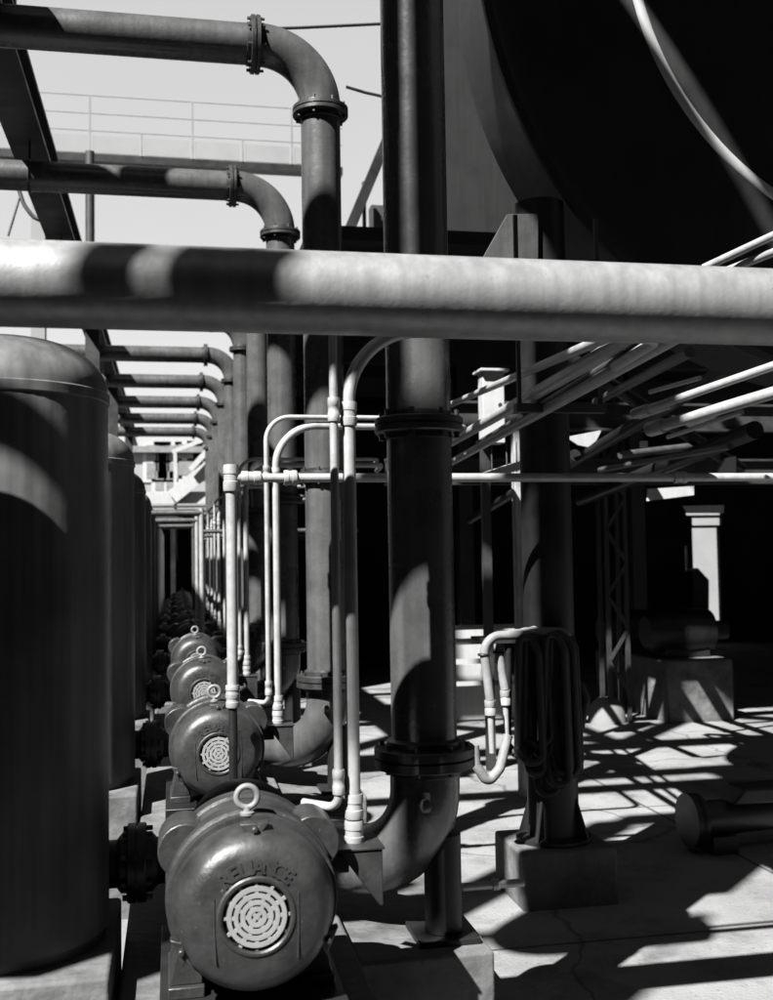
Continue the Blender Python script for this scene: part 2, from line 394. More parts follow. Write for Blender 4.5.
# ------------------------------------------------------------------ riser pipes (suction) with overhead run to the left
PR = .1095
def make_riser(n):
    y = RY + PITCH_Y*n; bolts = n < 4
    lab = {0: 'thick dark riser nearest the camera, rising from a flanged elbow beside the closest motor',
           1: 'dark riser behind the nearest one, its bend and overhead run topmost in the sky',
           2: 'dark riser whose overhead run is second from the top, just above the big pipe'}.get(n,
           f'dark flanged riser with overhead run to the left, {ordinal(n)} from the front of the row')
    t = thing('riser_pipe', (RX, y, GZ-.02), lab, 'pipe', 'dark riser pipes along the pump row')
    zf1, zf2 = 1.035, 2.14
    out = Vector((RX-.40, y+.36, .66))
    e = MB(); d = Vector((-.74,.67,0)).normalized()
    e.tube(fillet([Vector((RX, y, zf1)), Vector((RX, y, .665)), Vector((RX, y, .665))+d*.50], .27, 14), PR*1.06, 32)
    el = obj('elbow', e, M_PIPE, t)
    bs = MB(); bs.lathe([(.022,0),(.022,.03),(.012,.034),(0,.034)], Vector((RX-.03, y-PR*1.02, .90)), (0,-1,0), 6); obj('plug', bs, M_PIPE, el)
    ft = MB(); ft.tube([(RX+.055, y, GZ+.0),(RX+.055, y, .78)], .062, 24); ft.box(RX-.05, RX+.155, y-.10, y+.12, GZ-.02, GZ); obj('foot', ft, M_BLACK, t, .003)
    flange(t, Vector((RX, y, .665))+d*.50, d, .155, bolts=bolts)
    flange(t, (RX, y, zf1), (0,0,1), .168, th=.034, nb=8, bolts=bolts)
    p = MB(); p.tube([(RX, y, zf1), (RX, y, zf2)], PR, 40); obj('pipe', p, M_PIPE, t)
    flange(t, (RX, y, zf2), (0,0,1), .150, th=.026, nb=8, bolts=bolts)
    RB = .34; ztop_ = 6.4 if n == 0 else ZTOP
    p = MB(); p.tube([(RX, y, zf2), (RX, y, ztop_-RB-.02)], PR, 40); obj('pipe', p, M_PIPE, t)
    flange(t, (RX, y, ztop_-RB-.02), (0,0,1), .155, bolts=bolts)
    e = MB(); e.tube(fillet([(RX, y, ztop_-RB-.02), (RX, y, ztop_), (RX-RB-.02, y, ztop_)], RB, 16), PR*1.04, 40); obj('elbow', e, M_PIPE, t)
    flange(t, (RX-RB-.02, y, ztop_), (1,0,0), .155, bolts=bolts)
    p = MB(); p.tube([(RX-RB-.02, y, ztop_), (-6.0, y, ztop_)] if n else fillet([(RX-RB-.02, y, ztop_), (-6.1, y, ztop_), (-6.1, y, ZTOP)], .3, 8), PR, 40); obj('pipe', p, M_PIPE, t)
    return t
for n in range(NU): make_riser(n)
hp = MB(); hp.tube([(-6.1, 2.5, ZTOP), (-6.1, 27, ZTOP)], .2, 32)
tag(obj('header_pipe', hp, M_PIPE), 'thick dark header pipe collecting all the overhead runs', 'pipe')

# ------------------------------------------------------------------ tanks on the left
TX, TR = -.50, .305
def make_tank():
    t = thing('vertical_tank', (TX, 0, .58), 'x', 'tank', 'vertical tanks left of the pump row')
    h = 1.60
    sh = MB(); sh.lathe([(0,.0),(TR-.02,.0),(TR-.02,.03),(TR,.035),(TR,h),(TR+.005,h+.004),(TR+.005,h+.03),(TR,h+.034)]+[(TR*math.cos(a)**.75 if a < PI/2-.01 else 0, h+.034+.165*math.sin(a)) for a in [PI/2*k/14 for k in range(1,15)]], (0,0,0), (0,0,1), 64)
    shell = local('shell', sh, M_TANK, t)
    nz = MB(); nz.tube([(TR-.03,.24,.14),(TR+.05,.24,.14)], .075, 24); local('nozzle', nz, M_BLACK, t)
    return t
tank0 = make_tank()
for n in range(NU):
    y = 3.44 + PITCH_Y*n
    t = tank0 if n == 0 else copy_tree(tank0)
    t.location = (TX, y, .58)
    t['label'] = ('big dark tank nearest the camera, crossed by curved bands of sunlight' if n == 0 else
                  f'dark round-topped tank, {ordinal(n)} from the front in the row beside the pumps')
    pl = MB(); pl.box(TX-.36, TX+.325, y-.36, y+.36, -.02, .58)
    tag(obj('tank_plinth', pl, M_CONCD, bevel=.012), f'rough concrete block under the {ordinal(n)} tank from the front', 'plinth', 'concrete blocks under the tanks')
    x = thing('crossover_pipe', (-.05, y+.24, .70), f'short black flanged pipe joining the {ordinal(n)} tank to its pump', 'pipe', 'crossover pipes between tanks and pumps')
    p = MB(); p.tube(fillet([(TX+TR+.05, y+.24, .72), (-.02, y+.24, .72), (.08, y+.52, .72)], .1, 6), .075, 24); obj('pipe', p, M_BLACK, x)
    flange(x, (TX+TR+.075, y+.24, .72), (1,0,0), .125, th=.03, bolts=n < 3)

# ------------------------------------------------------------------ conduits rising from the junction boxes
def coupling(parent, c, axis, r, m, name='coupling', l=.035):
    mb = MB(); mb.lathe([(r*.8,-l),(r,-l),(r*1.06,-l*.8),(r*1.06,-l*.3),(r*.98,-l*.25),(r*.98,l*.25),(r*1.06,l*.3),(r*1.06,l*.8),(r,l),(r*.8,l)], c, axis, 20)
    return obj(name, mb, m, parent)
for n in range(8):
    y = 3.34 + PITCH_Y*n
    yb = 3.13 + PITCH_Y*n
    # thick conduit
    x = .508; zt = 2.37
    t = thing('conduit', (x, yb, .85), ('thick pale conduit bending right just below the big pipe, beside the nearest riser' if n == 0 else f'thick pale conduit rising from the junction box of the {ordinal(n)} motor'), 'conduit', 'thick conduits feeding the motors')
    p = MB(); p.tube(fillet([(x, yb, .87), (x, yb, zt), (1.50, yb, zt), (1.56, yb+.5, zt)], [.215,.1], 14), .0195, 20); obj('pipe', p, M_COND, t)
    coupling(t, (x, yb, .91), (0,0,1), .027, M_COND, 'gland')
    coupling(t, (x, yb, .985), (0,0,1), .026, M_COND, 'union')
    coupling(t, (x, yb, 2.12), (0,0,1), .024, M_COND)
    # thin conduit
    x2 = .461; zt2 = 2.50 if n == 0 else 2.41
    t = thing('conduit', (x2, yb-.02, 1.0), ('thin straight conduit running up beside the thick pale one nearest the camera' if n == 0 else f'thin pale conduit beside the thick one at the {ordinal(n)} motor'), 'conduit', 'thin conduits feeding the motors')
    p = MB(); p.tube(fillet([(x2-.09, yb+.08, .985),(x2, yb-.02, .985), (x2, yb-.02, zt2), (1.47, yb-.02, zt2), (1.53, yb+.5, zt2)], [.04,.12,.1], 10), .0125, 16); obj('pipe', p, M_COND, t)
    coupling(t, (x2, yb-.02, 1.06), (0,0,1), .017, M_COND)
    coupling(t, (x2, yb-.02, 2.13), (0,0,1), .017, M_COND)

# ------------------------------------------------------------------ pale upright with long cross pipe (between first pump and second motor)
top = at(231, 478, Y=4.97); bot = Vector((top.x, 4.97, .40))
t = thing('standpipe', bot, 'pale upright pipe with tee and long level cross pipe running right', 'pipe')
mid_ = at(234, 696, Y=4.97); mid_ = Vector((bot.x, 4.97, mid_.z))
p = MB(); p.tube([mid_, top], .0245, 24); obj('pipe', p, M_COND, t)
p = MB(); p.tube([bot, mid_], .020, 24); obj('shade_toned_pipe', p, M_BLACK, t)  # black colour stands in for shade on the lower length
coupling(t, mid_+Vector((0,0,.02)), (0,0,1), .031, M_COND, 'socket', .03)
coupling(t, top, (0,0,1), .034, M_COND, 'tee', .06)
coupling(t, top+Vector((0,0,-1.0)), (0,0,1), .030, M_COND)
p = MB(); p.tube([top, (6.5, 4.97, top.z)], .021, 20); cp = obj('cross_pipe', p, M_COND, t)
coupling(t, top+Vector((.09,0,0)), (1,0,0), .030, M_COND, 'union', .045)
coupling(t, top+Vector((.27,0,0)), (1,0,0), .034, M_COND, 'valve', .03)
coupling(t, top+Vector((2.2,0,0)), (1,0,0), .028, M_COND)
# thinner ones farther along the row
for k, n in enumerate((3, 4, 5)):
    y = 5.1+PITCH_Y*n - .3
    x = .30
    t = thing('standpipe', (x, y, .4), f'thin upright pipe with low level branches, standing between far motors, {ordinal(k)} of three', 'pipe', 'thin standpipes far along the row')
    p = MB(); p.tube([(x, y, .4), (x, y, 2.25)], .026, 16); obj('pipe', p, M_COND if k < 2 else M_CONDK, t)
    p = MB(); p.tube(fillet([(x, y, 2.2), (-1.05, y, 2.2), (-1.05, y, .5)], .2, 8), .03, 16); obj('branch', p, M_CONDK, t)
    p = MB(); p.tube([(x, y, 2.0), (2.0, y, 2.0)], .022, 12); obj('branch', p, M_CONDK, t)

# ------------------------------------------------------------------ the big pale pipe across the picture
BY = 2.72; BZ = 2.375; BR = .1055
t = thing('process_pipe', (-4.6, BY, 0), 'large pale aluminium pipe running level across everything at head height', 'pipe')
p = MB(); p.tube(fillet([(-4.6, BY, 0), (-4.6, BY, BZ), (6.4, BY, BZ-.0), (6.4, BY, 0)], .32, 12), BR, 64); obj('pipe', p, M_ALU, t)
flange(t, (-4.6, BY, .9), (0,0,1), .15); flange(t, (6.4, BY, .9), (0,0,1), .15)

# ------------------------------------------------------------------ overhead girder upper left
gx, gz = -1.02, 4.93
t = thing('overhead_girder', (gx, 5, 0), 'dark steel girder receding overhead at the upper left above the pipes', 'girder')
b = MB()
b.box(gx-.16, gx+.10, 5.2, 30, gz+.10, gz+.13); b.box(gx-.16, gx+.10, 5.2, 30, gz-.13, gz-.10); b.box(gx-.02, gx+.02, 5.2, 30, gz-.10, gz+.10)
obj('beam', b, M_STEEL, t)
for k in range(24):
    b = MB(); y = 5.3+k*1.0; b.box(gx-.14, gx-.021, y, y+.02, gz-.10, gz+.10); obj('stiffener', b, M_STEEL, t)
b = MB(); b.bar((gx, 7.3, gz+.13), (gx, 7.3, 7.86), .05, .05); obj('hanger', b, M_STEEL, t)
for y in (14.6, 19.4, 26.5):
    b = MB(); b.box(gx-.09, gx+.09, y-.09, y-.07, 0, gz-.13); b.box(gx-.09, gx+.09, y+.07, y+.09, 0, gz-.13); b.box(gx-.012, gx+.012, y-.07, y+.07, 0, gz-.13); obj('column', b, M_STEEL, t)
for n in range(1, NU):
    y = RY+PITCH_Y*n; b = MB(); b.torus((gx, y, ZTOP), (1,0,0), PR+.008, .008, 24, 6); b.bar((gx, y, ZTOP+PR), (gx, y, gz-.13), .016, .016); obj('hanger', b, M_STEEL, t)

# ------------------------------------------------------------------ far high walkway
wy = 20.0; wz = at(280, 168, Y=wy).z
t = thing('high_walkway', (0, wy, 0), 'far raised walkway with pale panels and thin handrails against the sky', 'walkway')
b = MB(); b.box(-9, 3.2, wy, wy+.25, wz-.06, wz+.08); obj('deck_beam', b, M_BLACK, t)
for k in range(13):
    x = -8.8 + k*.92
    b = MB(); b.bar((x, wy, wz+.08), (x, wy, wz+.5 if k % 2 else wz+1.15), .03, .03); obj('post', b, M_GREYST, t)
    b = MB(); b.box(x+.05, x+.87, wy+.02, wy+.04, wz+.10, wz+.42); obj('panel', b, M_WALL, t)
for dz in (.5, .82, 1.15):
    b = MB(); b.tube([(-9, wy, wz+dz), (3.2, wy, wz+dz)], .009, 8); obj('rail', b, M_GREYST, t)
for x in (-7.5, 2.9):
    b = MB(); b.box(x-.12, x+.12, wy+.02, wy+.22, 0, wz-.06); obj('column', b, M_STEEL, t)

# ------------------------------------------------------------------ far pale building
by = 46.0
t = thing('pale_building', (-6, by, 0), 'far pale low building with small windows seen beyond the pump row', 'building')
zr = at(190, 447, Y=by).z
b = MB(); b.box(-16, 2.6, by, by+8, 0, zr-.25); obj('wall', b, M_WALL, t)
b = MB(); b.box(-16.3, 2.9, by-.3, by+8.3, zr-.25, zr); obj('roof', b, M_GREYST, t)
for k, (px, py, w_, h_) in enumerate([(157,462,.95,1.5),(168,462,.95,1.5),(192,460,1.2,1.4),(204,460,1.2,1.4),(165,481,.9,.9),(220,470,1,2.2)]):
    c = at(px, py, Y=by)
    fr = MB(); fr.box(c.x-w_/2-.1, c.x+w_/2+.1, by-.06, by-.003, c.z-h_/2-.1, c.z+h_/2+.1); f = obj('window', fr, M_WHITE, t)
    pn = MB()
    for i in (-1, 1):
        for j in (-1, 1): pn.box(c.x+i*w_/4-w_/4+.05, c.x+i*w_/4+w_/4-.05, by-.075, by-.061, c.z+j*h_/4-h_/4+.05, c.z+j*h_/4+h_/4-.05)
    obj('pane', pn, M_GREYST, f)
# white braced timber frame in front of it
fy = 33.0
t = thing('braced_frame', at(200, 560, Y=fy), 'white timber frame with long diagonal braces before the pale building', 'frame')
t.location.z = 0
def seg_px(name, x0, y0, x1, y1, w_, Y, m):
    b = MB(); b.bar(at(x0,y0,Y=Y), at(x1,y1,Y=Y), .10, w_, (0,0,1)); return obj(name, b, m, t)
seg_px('brace', 172, 497, 240, 443, .42, fy, M_WHITE)
seg_px('brace', 172, 452, 203, 440, .12, fy-.1, M_WHITE)
seg_px('brace', 190, 470, 228, 428, .16, fy-.25, M_WHITE)
seg_px('rail', 140, 498, 262, 497, .36, fy+.2, M_WHITE)
seg_px('post', 214, 432, 215, 560, .2, fy+.4, M_WHITE)
seg_px('post', 175, 450, 176, 560, .2, fy+.4, M_WHITE)
seg_px('rail', 138, 507, 262, 506, .07, fy-.4, M_STEEL)

# ------------------------------------------------------------------ big drum upper right
DY = 5.15
import numpy as np
_pts = [at(x, y, Y=DY) for x, y in ((489,20),(507,91),(548,158),(599,240),(680,312),(745,350))]
_A = np.array([[2*q.x, 2*q.z, 1] for q in _pts]); _b = np.array([q.x**2+q.z**2 for q in _pts])
_s = np.linalg.lstsq(_A, _b, rcond=None)[0]
dc_ = Vector((_s[0], DY, _s[1])); DR = math.sqrt(_s[2]+_s[0]**2+_s[1]**2)
RINGR = sum((at(x, y, Y=DY-.13)-dc_-Vector((0,-.13,0))).length for x, y in ((639,20),(672,84),(705,127),(746,178)))/4
print('DRUM', dc_, DR, RINGR)
t = thing('drum_vessel', (dc_.x, DY, dc_.z), 'huge black round vessel filling the upper right, with one pale curved ring', 'vessel')
b = MB(); o = dc_
b.lathe([(0,-.28),(DR*.3,-.26),(DR*.6,-.19),(DR*.76,-.11),(DR*.90,0),(DR*.965,.02),(DR*.985,.0),(DR,.02),(DR,.05),(DR*.975,.055),(DR*.97,.10),(DR*.97,.66),(DR*.96,.69),(DR*.9,.74),(DR*.7,1.0),(DR*.3,1.3),(0,1.3)], o, (0,1,0), 128)
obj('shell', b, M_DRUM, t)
b = MB(); b.torus(o+Vector((0,-.13,0)), (0,1,0), RINGR, .034, 128, 12); obj('ring', b, M_RING, t)
# column under it with bracket
cb = at(555, 893, z=0.0)
CY = cb.y
colx = cb.x
t = thing('support_column', (colx, CY, 0), 'thick black steel column standing on a concrete base, hung with hoses', 'column')
ztop = at(540, 205, Y=CY).z
b = MB(); b.lathe([(.19,.27),(.19,.29),(.128,.30),(.128,ztop),(.0,ztop)], (colx, CY, 0), (0,0,1), 32); obj('post', b, M_BLACK, t)
for k in range(4):
    a = k*PI/2+PI/4; d = Vector((math.cos(a),math.sin(a),0)); q = Vector((-d.y,d.x,0))*.008
    b = MB(); p0 = Vector((colx,CY,.29)); b.prism([p0+d*.12-q, p0+d*.19-q, p0+d*.12+Vector((0,0,.22))-q], q*2); obj('gusset', b, M_BLACK, t)
b = MB(); b.box(colx-.24, colx+.24, CY-.24, CY+.24, -.02, .27); tag(obj('column_base', b, M_CONCD, bevel=.015), 'square concrete base block under the black hose column', 'plinth')
tr = [at(x, y, Y=CY-.16) for x, y in ((508,214),(538,214),(538,262),(481,262))]
b = MB(); b.prism(tr, (0,.03,0)); obj('bracket', b, M_PIPE, t)
b = MB(); q = at(478, 263, Y=CY-.18); b.box(q.x, colx+.2, CY-.22, CY+.2, q.z-.03, q.z); obj('ledge', b, M_BLACK, t)

# ------------------------------------------------------------------ hose rack on the column
hy = CY-.22
t = thing('hose_rack', (colx, CY-.13, 1.2), 'dark saddle bracket on the column carrying the hoses', 'rack')
z0 = at(520, 632, Y=hy).z
b = MB(); b.box(colx-.39, colx+.03, hy-.02, hy+.30, z0-.05, z0-.035); b.box(colx-.03, colx+.03, hy+.05, CY-.10, z0-.20, z0-.05); obj('saddle', b, M_STEEL, t)
spec = [(482,.0,700,.022),(497,.05,690,.021),(509,.10,672,.021),(519,.15,668,.021),(530,.20,690,.02)]
for k, (px, dy, yend, r) in enumerate(spec):
    Y = hy + dy
    a = at(px, 650, Y=Y); zt = z0 - .012 + .004*k
    end = at(px+8, yend, Y=Y-.03)
    pts = fillet([(colx+.03, Y, zt-.004), (a.x, Y-.005, zt), (a.x+.02, Y-.015, zt-.20), end], [.085,.3], 10)
    t = thing('hose', (a.x, Y, zt), f'pale rubber hose laid over the rack, {ordinal(k)} from the left', 'hose', 'pale hoses hung over the rack')
    m = MB(); m.tube(pts, r, 16); obj('tube', m, M_HOSE, t)
    if k < 2:
        e = MB(); e.lathe([(.015,0),(r*1.25,0),(r*1.25,.03),(r*1.1,.035),(r*1.25,.04),(r*1.25,.07),(r*.7,.075),(r*.6,.25),(0,.25)], end, (0.02,0,-1), 16); obj('coupling', e, M_COND, t)
    s = MB(); s.torus((a.x+.005, Y-.008, zt-.09), (0,0,1), r*1.02, .007, 20, 8); obj('strap', s, M_RUB, t)
random.seed(3)
for k in range(11):
    x = colx -.235 + .026*k; Y = hy + .01 - .022*((k*4) % 5)
    zt = z0+.015-.008*(k % 2); zb = at(540, 760+random.uniform(-25,28), Y=Y).z; w_ = .03+random.uniform(0,.03)
    pts = fillet([(x-w_, Y+.05, zt-.55), (x-w_, Y, zt-.05), (x-w_*.3, Y+.02, zt+.02), (x+w_*.9, Y-.01, zt-.1), (x+w_*1.1, Y-.02, zb), (x+.1*w_, Y-.03, zb-.06), (x-w_, Y-.01, zb), (x-w_, Y+.05, zt-.56)], .05, 6)
    m = MB(); m.tube(pts, .019, 12)
    tag(obj('hose', m, M_RUB), 'black rubber hose hanging in a long loop on the column', 'hose', 'black hoses looped on the column')
m = MB(); c0 = at(566, 690, Y=hy+.1)
pts = fillet([at(555,700,Y=hy+.1), at(562,684,Y=hy+.08), at(580,682,Y=hy+.06), at(586,700,Y=hy+.05), at(576,745,Y=hy+.05), at(560,765,Y=hy+.08)], .035, 6)
m.tube(pts, .022, 14); tag(obj('hose', m, M_RUB), 'black hose end looping out to the right of the column', 'hose')
m = MB(); pts = fillet([at(474,745,Y=hy-.05), at(476,765,Y=hy-.05), at(488,783,Y=hy-.05), at(500,768,Y=hy-.03), at(508,735,Y=hy)], .03, 6)
m.tube(pts, .024, 16); tag(obj('hose', m, M_HOSE), 'short pale hose end curling up below the rack', 'hose')

# ------------------------------------------------------------------ things behind the hoses
c = at(458, 722, z=0.0); yy = c.y
t = thing('slatted_crate', (c.x+.5, yy+.4, 0), 'white slatted crate standing behind the hose column', 'crate')
H = at(470, 630, Y=yy).z; x0 = at(452, 700, Y=yy).x; x1 = x0+1.0
k = 0
zz = 0.02
for hgt, gap in ((.34,.05),(.17,.06),(.14,.07),(.15,.03)):
    b = MB(); z1 = zz+hgt; b.box(x0, x1, yy, yy+.035, zz, min(z1,H)); obj('slat', b, M_WHITE, t); 
    b = MB(); b.box(x0, x1, yy+.75, yy+.785, zz, min(z1,H)); obj('slat', b, M_WHITE, t); zz = z1+gap
for x in (x0+.03, x1-.03):
    for y in (yy+.06, yy+.72):
        b = MB(); b.box(x-.03, x+.03, y-.024, y+.03, 0, H-.02); obj('corner_post', b, M_WHITE, t)
# pale timber post and white switch box
p = at(521, 625, Y=7.4)
t = thing('timber_post', (p.x, 7.4, 0), 'pale square timber post standing behind the hoses', 'post')
b = MB(); zt = at(525, 428, Y=7.4).z; b.box(p.x-.036, p.x+.036, 7.36, 7.44, 0, zt); obj('shaft', b, M_WOOD, t, .004)
q0 = at(484, 443, Y=8.2); q1 = at(504, 372, Y=8.2)
t = thing('switch_box', ((q0.x+q1.x)/2, 8.2, q0.z), 'tall white switch box fixed high between dark pipes', 'box')
b = MB(); b.box(q0.x, q1.x, 8.2, 8.34, q0.z, q1.z); obj('case', b, M_WHITE, t, .006)
b = MB(); b.box(q0.x-.03, q1.x+.03, 8.15, 8.38, q1.z, q1.z+.02); obj('lid', b, M_WHITE, t, .003)
b = MB(); b.box(q0.x+.02, q0.x+.09, 8.345, 8.40, 0, q1.z); obj('stand', b, M_STEEL, t)
b = MB(); b.lathe([(0,-.012),(.016,-.012),(.016,0)], at(500,405,Y=8.2), (0,1,0), 12); obj('knob', b, M_STEEL, t)

# diagonal pipe bundle receding under the drum
B = [((606,338),(466,398),.020),((622,343),(462,436),.030),((634,350),(500,430),.018),((640,357),(470,452),.024)]
for k, (a, b_, r) in enumerate(B):
    p0 = at(a[0], a[1], Y=3.5); p1 = at(b_[0], b_[1], Y=6.6); d = (p1-p0)
    m = MB(); m.tube([p0-d*.15, p1+d*.35], r, 20)
    tag(obj('rack_pipe', m, M_COND if k != 2 else M_CONDK), f'pale pipe in the slanting bundle under the vessel, {ordinal(k)} from the top', 'pipe', 'slanting pipes under the vessel')

t = thing('pipe_hanger', at(560,385,Y=4.6), 'dark trapeze hanger carrying the slanting pipe bundle', 'hanger')
h0, h1 = at(540,404,Y=4.75), at(580,404,Y=4.75); h0.z = h1.z = min(h0.z, h1.z)-.02
b = MB(); b.bar(h0-Vector((.12,0,0)), h1+Vector((.12,0,0)), .05, .04); obj('bar', b, M_STEEL, t)
for q_ in (h0-Vector((.10,0,0)), h1+Vector((.10,0,0))):
    b = MB(); b.bar(q_, q_+Vector((0,0,.9)), .018, .018); obj('rod', b, M_STEEL, t)
# things hung under the vessel
def plate(name, pts, Y, m, label, cat, dep=.02):
    b = MB(); b.prism([at(x, y, Y=Y) for x, y in pts], (0, dep, 0)); return tag(obj(name, b, m), label, cat)
plate('gusset_plate', ((566,437),(602,430),(596,441),(588,447),(578,445)), 6.9, M_WHITE, 'small pale gusset plate catching the sun under the vessel', 'plate')
t = thing('hung_tray', at(500,470,Y=6.6), 'pale sloping tray hung on thin rods behind the nearest riser', 'tray')
b = MB(); b.prism([at(x, y, Y=6.6) for x, y in ((484,473),(520,461),(521,470),(486,478))], (0,.35,0)); obj('tray', b, M_WHITE, t)
for px in (492, 507, 517):
    b = MB(); q = at(px, 472, Y=6.7); b.tube([(q.x, 6.7, q.z), (q.x, 6.7, at(px, 442, Y=6.7).z)], .005, 8); obj('rod', b, M_CONDK, t)
plate('sheet_plate', ((648,489),(694,486),(694,495),(648,501)), 8.6, M_WHITE, 'pale flat sheet just under the level cross pipe at the right', 'plate', .03)
plate('sheet_plate', ((718,472),(726,458),(736,456),(736,476)), 7.4, M_WHITE, 'pale offcut plate standing up above the level cross pipe', 'plate', .03)
plate('sheet_plate', ((684,506),(724,505),(724,513),(688,513)), 10.5, M_WHITE, 'pale strip above the bright opening at the right', 'plate', .03)
plate('clamp_block', ((642,441),(648,441),(648,447),(642,447)), 6.8, M_WHITE, 'tiny pale block in the dark under the vessel', 'block', .04)
for k, (a, b_, r, Ya, Yb, m_) in enumerate([((760,350),(560,470),.05,5.6,9.5,M_BLACK),((755,430),(580,500),.06,6.4,10.5,M_BLACK),((700,378),(650,392),.012,5.0,5.6,M_COND),
                                           ((575,455),(470,520),.04,7.0,11.0,M_BLACK),((690,352),(596,402),.03,5.2,7.6,M_CONDK),((742,412),(668,437),.014,5.4,6.4,M_COND),((730,446),(600,470),.022,6.0,8.0,M_CONDK),((672,405),(640,416),.02,5.6,6.2,M_COND),((560,352),(742,470),.05,7.5,7.5,M_BLACK),((620,455),(745,440),.03,8.0,8.4,M_CONDK)]):
    m = MB(); m.tube([at(a[0], a[1], Y=Ya), at(b_[0], b_[1], Y=Yb)], r, 16)
    tag(obj('rack_pipe', m, m_), f'dark slanting pipe deep under the vessel, {ordinal(k)} of the tangle', 'pipe', 'dark pipes deep under the vessel')
for k, (y_, z_) in enumerate(((8.7, 2.75), (9.6, 2.35))):
    b = MB(); b.box(1.9, 12, y_, y_+.12, z_, z_+.02); b.box(1.9, 12, y_, y_+.12, z_+.22, z_+.24); b.box(1.9, 12, y_+.05, y_+.07, z_+.02, z_+.22)
    tag(obj('cross_beam', b, M_STEEL), ['nearer','farther'][k]+' dark cross beam in the gloom under the vessel', 'beam')
m = MB(); m.tube([at(704,268,Y=4.4), at(790,228,Y=4.0)], .018, 14); tag(obj('handrail', m, M_COND), 'pale rail end poking up behind the right end of the big pipe', 'rail')
m = MB(); m.tube([at(724,272,Y=4.4), at(790,246,Y=4.0)], .018, 14); tag(obj('handrail', m, M_COND), 'lower pale rail end behind the right end of the big pipe', 'rail')

# right side runs
for k, (a, b_, r, m_, lab) in enumerate([((752,372),(640,412),.020,M_COND,'upper pale pipe slanting across the dark right side'),
                                     ((760,398),(655,428),.028,M_COND,'lower thick pale pipe slanting across the dark right side')]):
    p0_, p1_ = at(a[0]+50, a[1]-16, Y=4.2), at(b_[0], b_[1], Y=4.95); d_ = (p1_-p0_).normalized()
    m = MB(); m.tube([p0_, p1_], r, 20); m.lathe([(r*1.02,-.05),(r*1.35,-.05),(r*1.35,.03),(r*1.1,.045),(0,.045)], p1_, d_, 20)
    tag(obj('rack_pipe', m, m_), lab, 'pipe', 'pale pipes on the dark right side')

# ------------------------------------------------------------------ dark open shed behind
t = thing('dark_shed', (6, 16, 0), 'dark open-fronted process shed filling the background at right', 'shed')
X0, X1, Y0, Y1, ZH = 1.25, 17, 13.2, 19.0, 4.4
HOLES = []
for (pa, pb, pc, pd) in ((692,528,722,628),(685,546,689,596),(686,508,722,515),(692,518,722,525),(457,540,460,565),(463,541,465,556)):
    q0_, q1_ = at(pa, pb, Y=Y1), at(pc, pd, Y=Y1); HOLES.append((q0_.x, q1_.x, q1_.z, q0_.z))
xs_ = sorted({X0, X1} | {h[0] for h in HOLES} | {h[1] for h in HOLES})
b = MB()
for xa, xb in zip(xs_, xs_[1:]):
    zz = 0
    for h in sorted([h for h in HOLES if h[0] < (xa+xb)/2 < h[1]], key=lambda h: h[2]):
        b.box(xa, xb, Y1, Y1+.1, zz, h[2]); zz = h[3]
    b.box(xa, xb, Y1, Y1+.1, zz, ZH)
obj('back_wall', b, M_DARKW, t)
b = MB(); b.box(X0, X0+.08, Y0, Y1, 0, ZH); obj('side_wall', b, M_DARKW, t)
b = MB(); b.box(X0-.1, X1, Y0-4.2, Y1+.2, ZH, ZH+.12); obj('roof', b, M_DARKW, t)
b = MB(); b.box(at(390,200,Y=Y0+1.2).x, X1, Y0, Y0+1.2, ZH+.12, 11.5); obj('upper_storey', b, M_DARKW, t)
b = MB(); b.bar(at(336,262,Y=Y0-.3), at(392,128,Y=Y0-.3), .12, .30, (0,1,0)); obj('brace', b, M_BLACK, t)
b = MB(); q = at(364,190,Y=Y0-.1); b.box(q.x-.02, q.x+.02, Y0-.12, Y0-.06, ZH, q.z+.1); obj('rod', b, M_STEEL, t)
b = MB(); q = at(376,200,Y=Y0+.2); b.box(q.x-.08, q.x+.08, Y0+.1, Y0+.3, ZH, q.z-.1); obj('post', b, M_STEEL, t)
for x in (1.33, 3.6, 5.9, 8.2, 10.5):
    b = MB(); b.box(x-.09, x+.09, Y0-.09, Y0+.09, 0, ZH); obj('column', b, M_STEEL, t)
for y in (9.6, 11.3, 13.2, 16):
    b = MB(); b.box(X0, X1, y-.08, y+.08, ZH-.3, ZH); obj('roof_beam', b, M_STEEL, t)
b = MB(); b.prism([at(x, y, Y=Y1-.6) for x, y in ((693,572),(698,568),(709,580),(709,640),(693,640))], (0,.3,0)); tag(obj('cabinet', b, M_BLACK), 'black cabinet standing before the bright opening in the shed', 'cabinet')
wl = MB(); wl.box(5, 16, 25, 25.3, 0, 5); tag(obj('sunlit_wall', wl, M_WALL), 'bright wall glimpsed through the opening in the dark shed', 'wall')

# equipment on plinths at right
for k, (px, py, wd, hh) in enumerate([(650,705,.55,.55),(702,722,.72,.62)]):
    c = at(px, py, z=0.0)
    b = MB(); b.box(c.x-wd/2, c.x+wd/2, c.y, c.y+.9, -.02, hh); tag(obj('concrete_plinth', b, M_CONCD, bevel=.02), ['small','large'][k]+' grey concrete plinth under dark equipment at the right', 'plinth')
    e = thing('equipment_pump', (c.x, c.y+.4, hh), ['dark pump on the smaller plinth at the right','dark pump on the larger plinth at the right'][k], 'pump', 'dark pumps at the right')
    m = MB(); m.lathe([(0,-.4),(.16,-.4),(.22,-.3),(.24,0),(.22,.3),(.1,.36),(.1,.5),(0,.5)], (c.x, c.y+.4, hh+.26), (1,0,0), 32); obj('casing', m, M_BLACK, e)
    m = MB(); m.box(c.x-.24, c.x+.24, c.y+.25, c.y+.55, hh, hh+.1); obj('foot', m, M_BLACK, e)
c = at(613, 724, z=0.0)
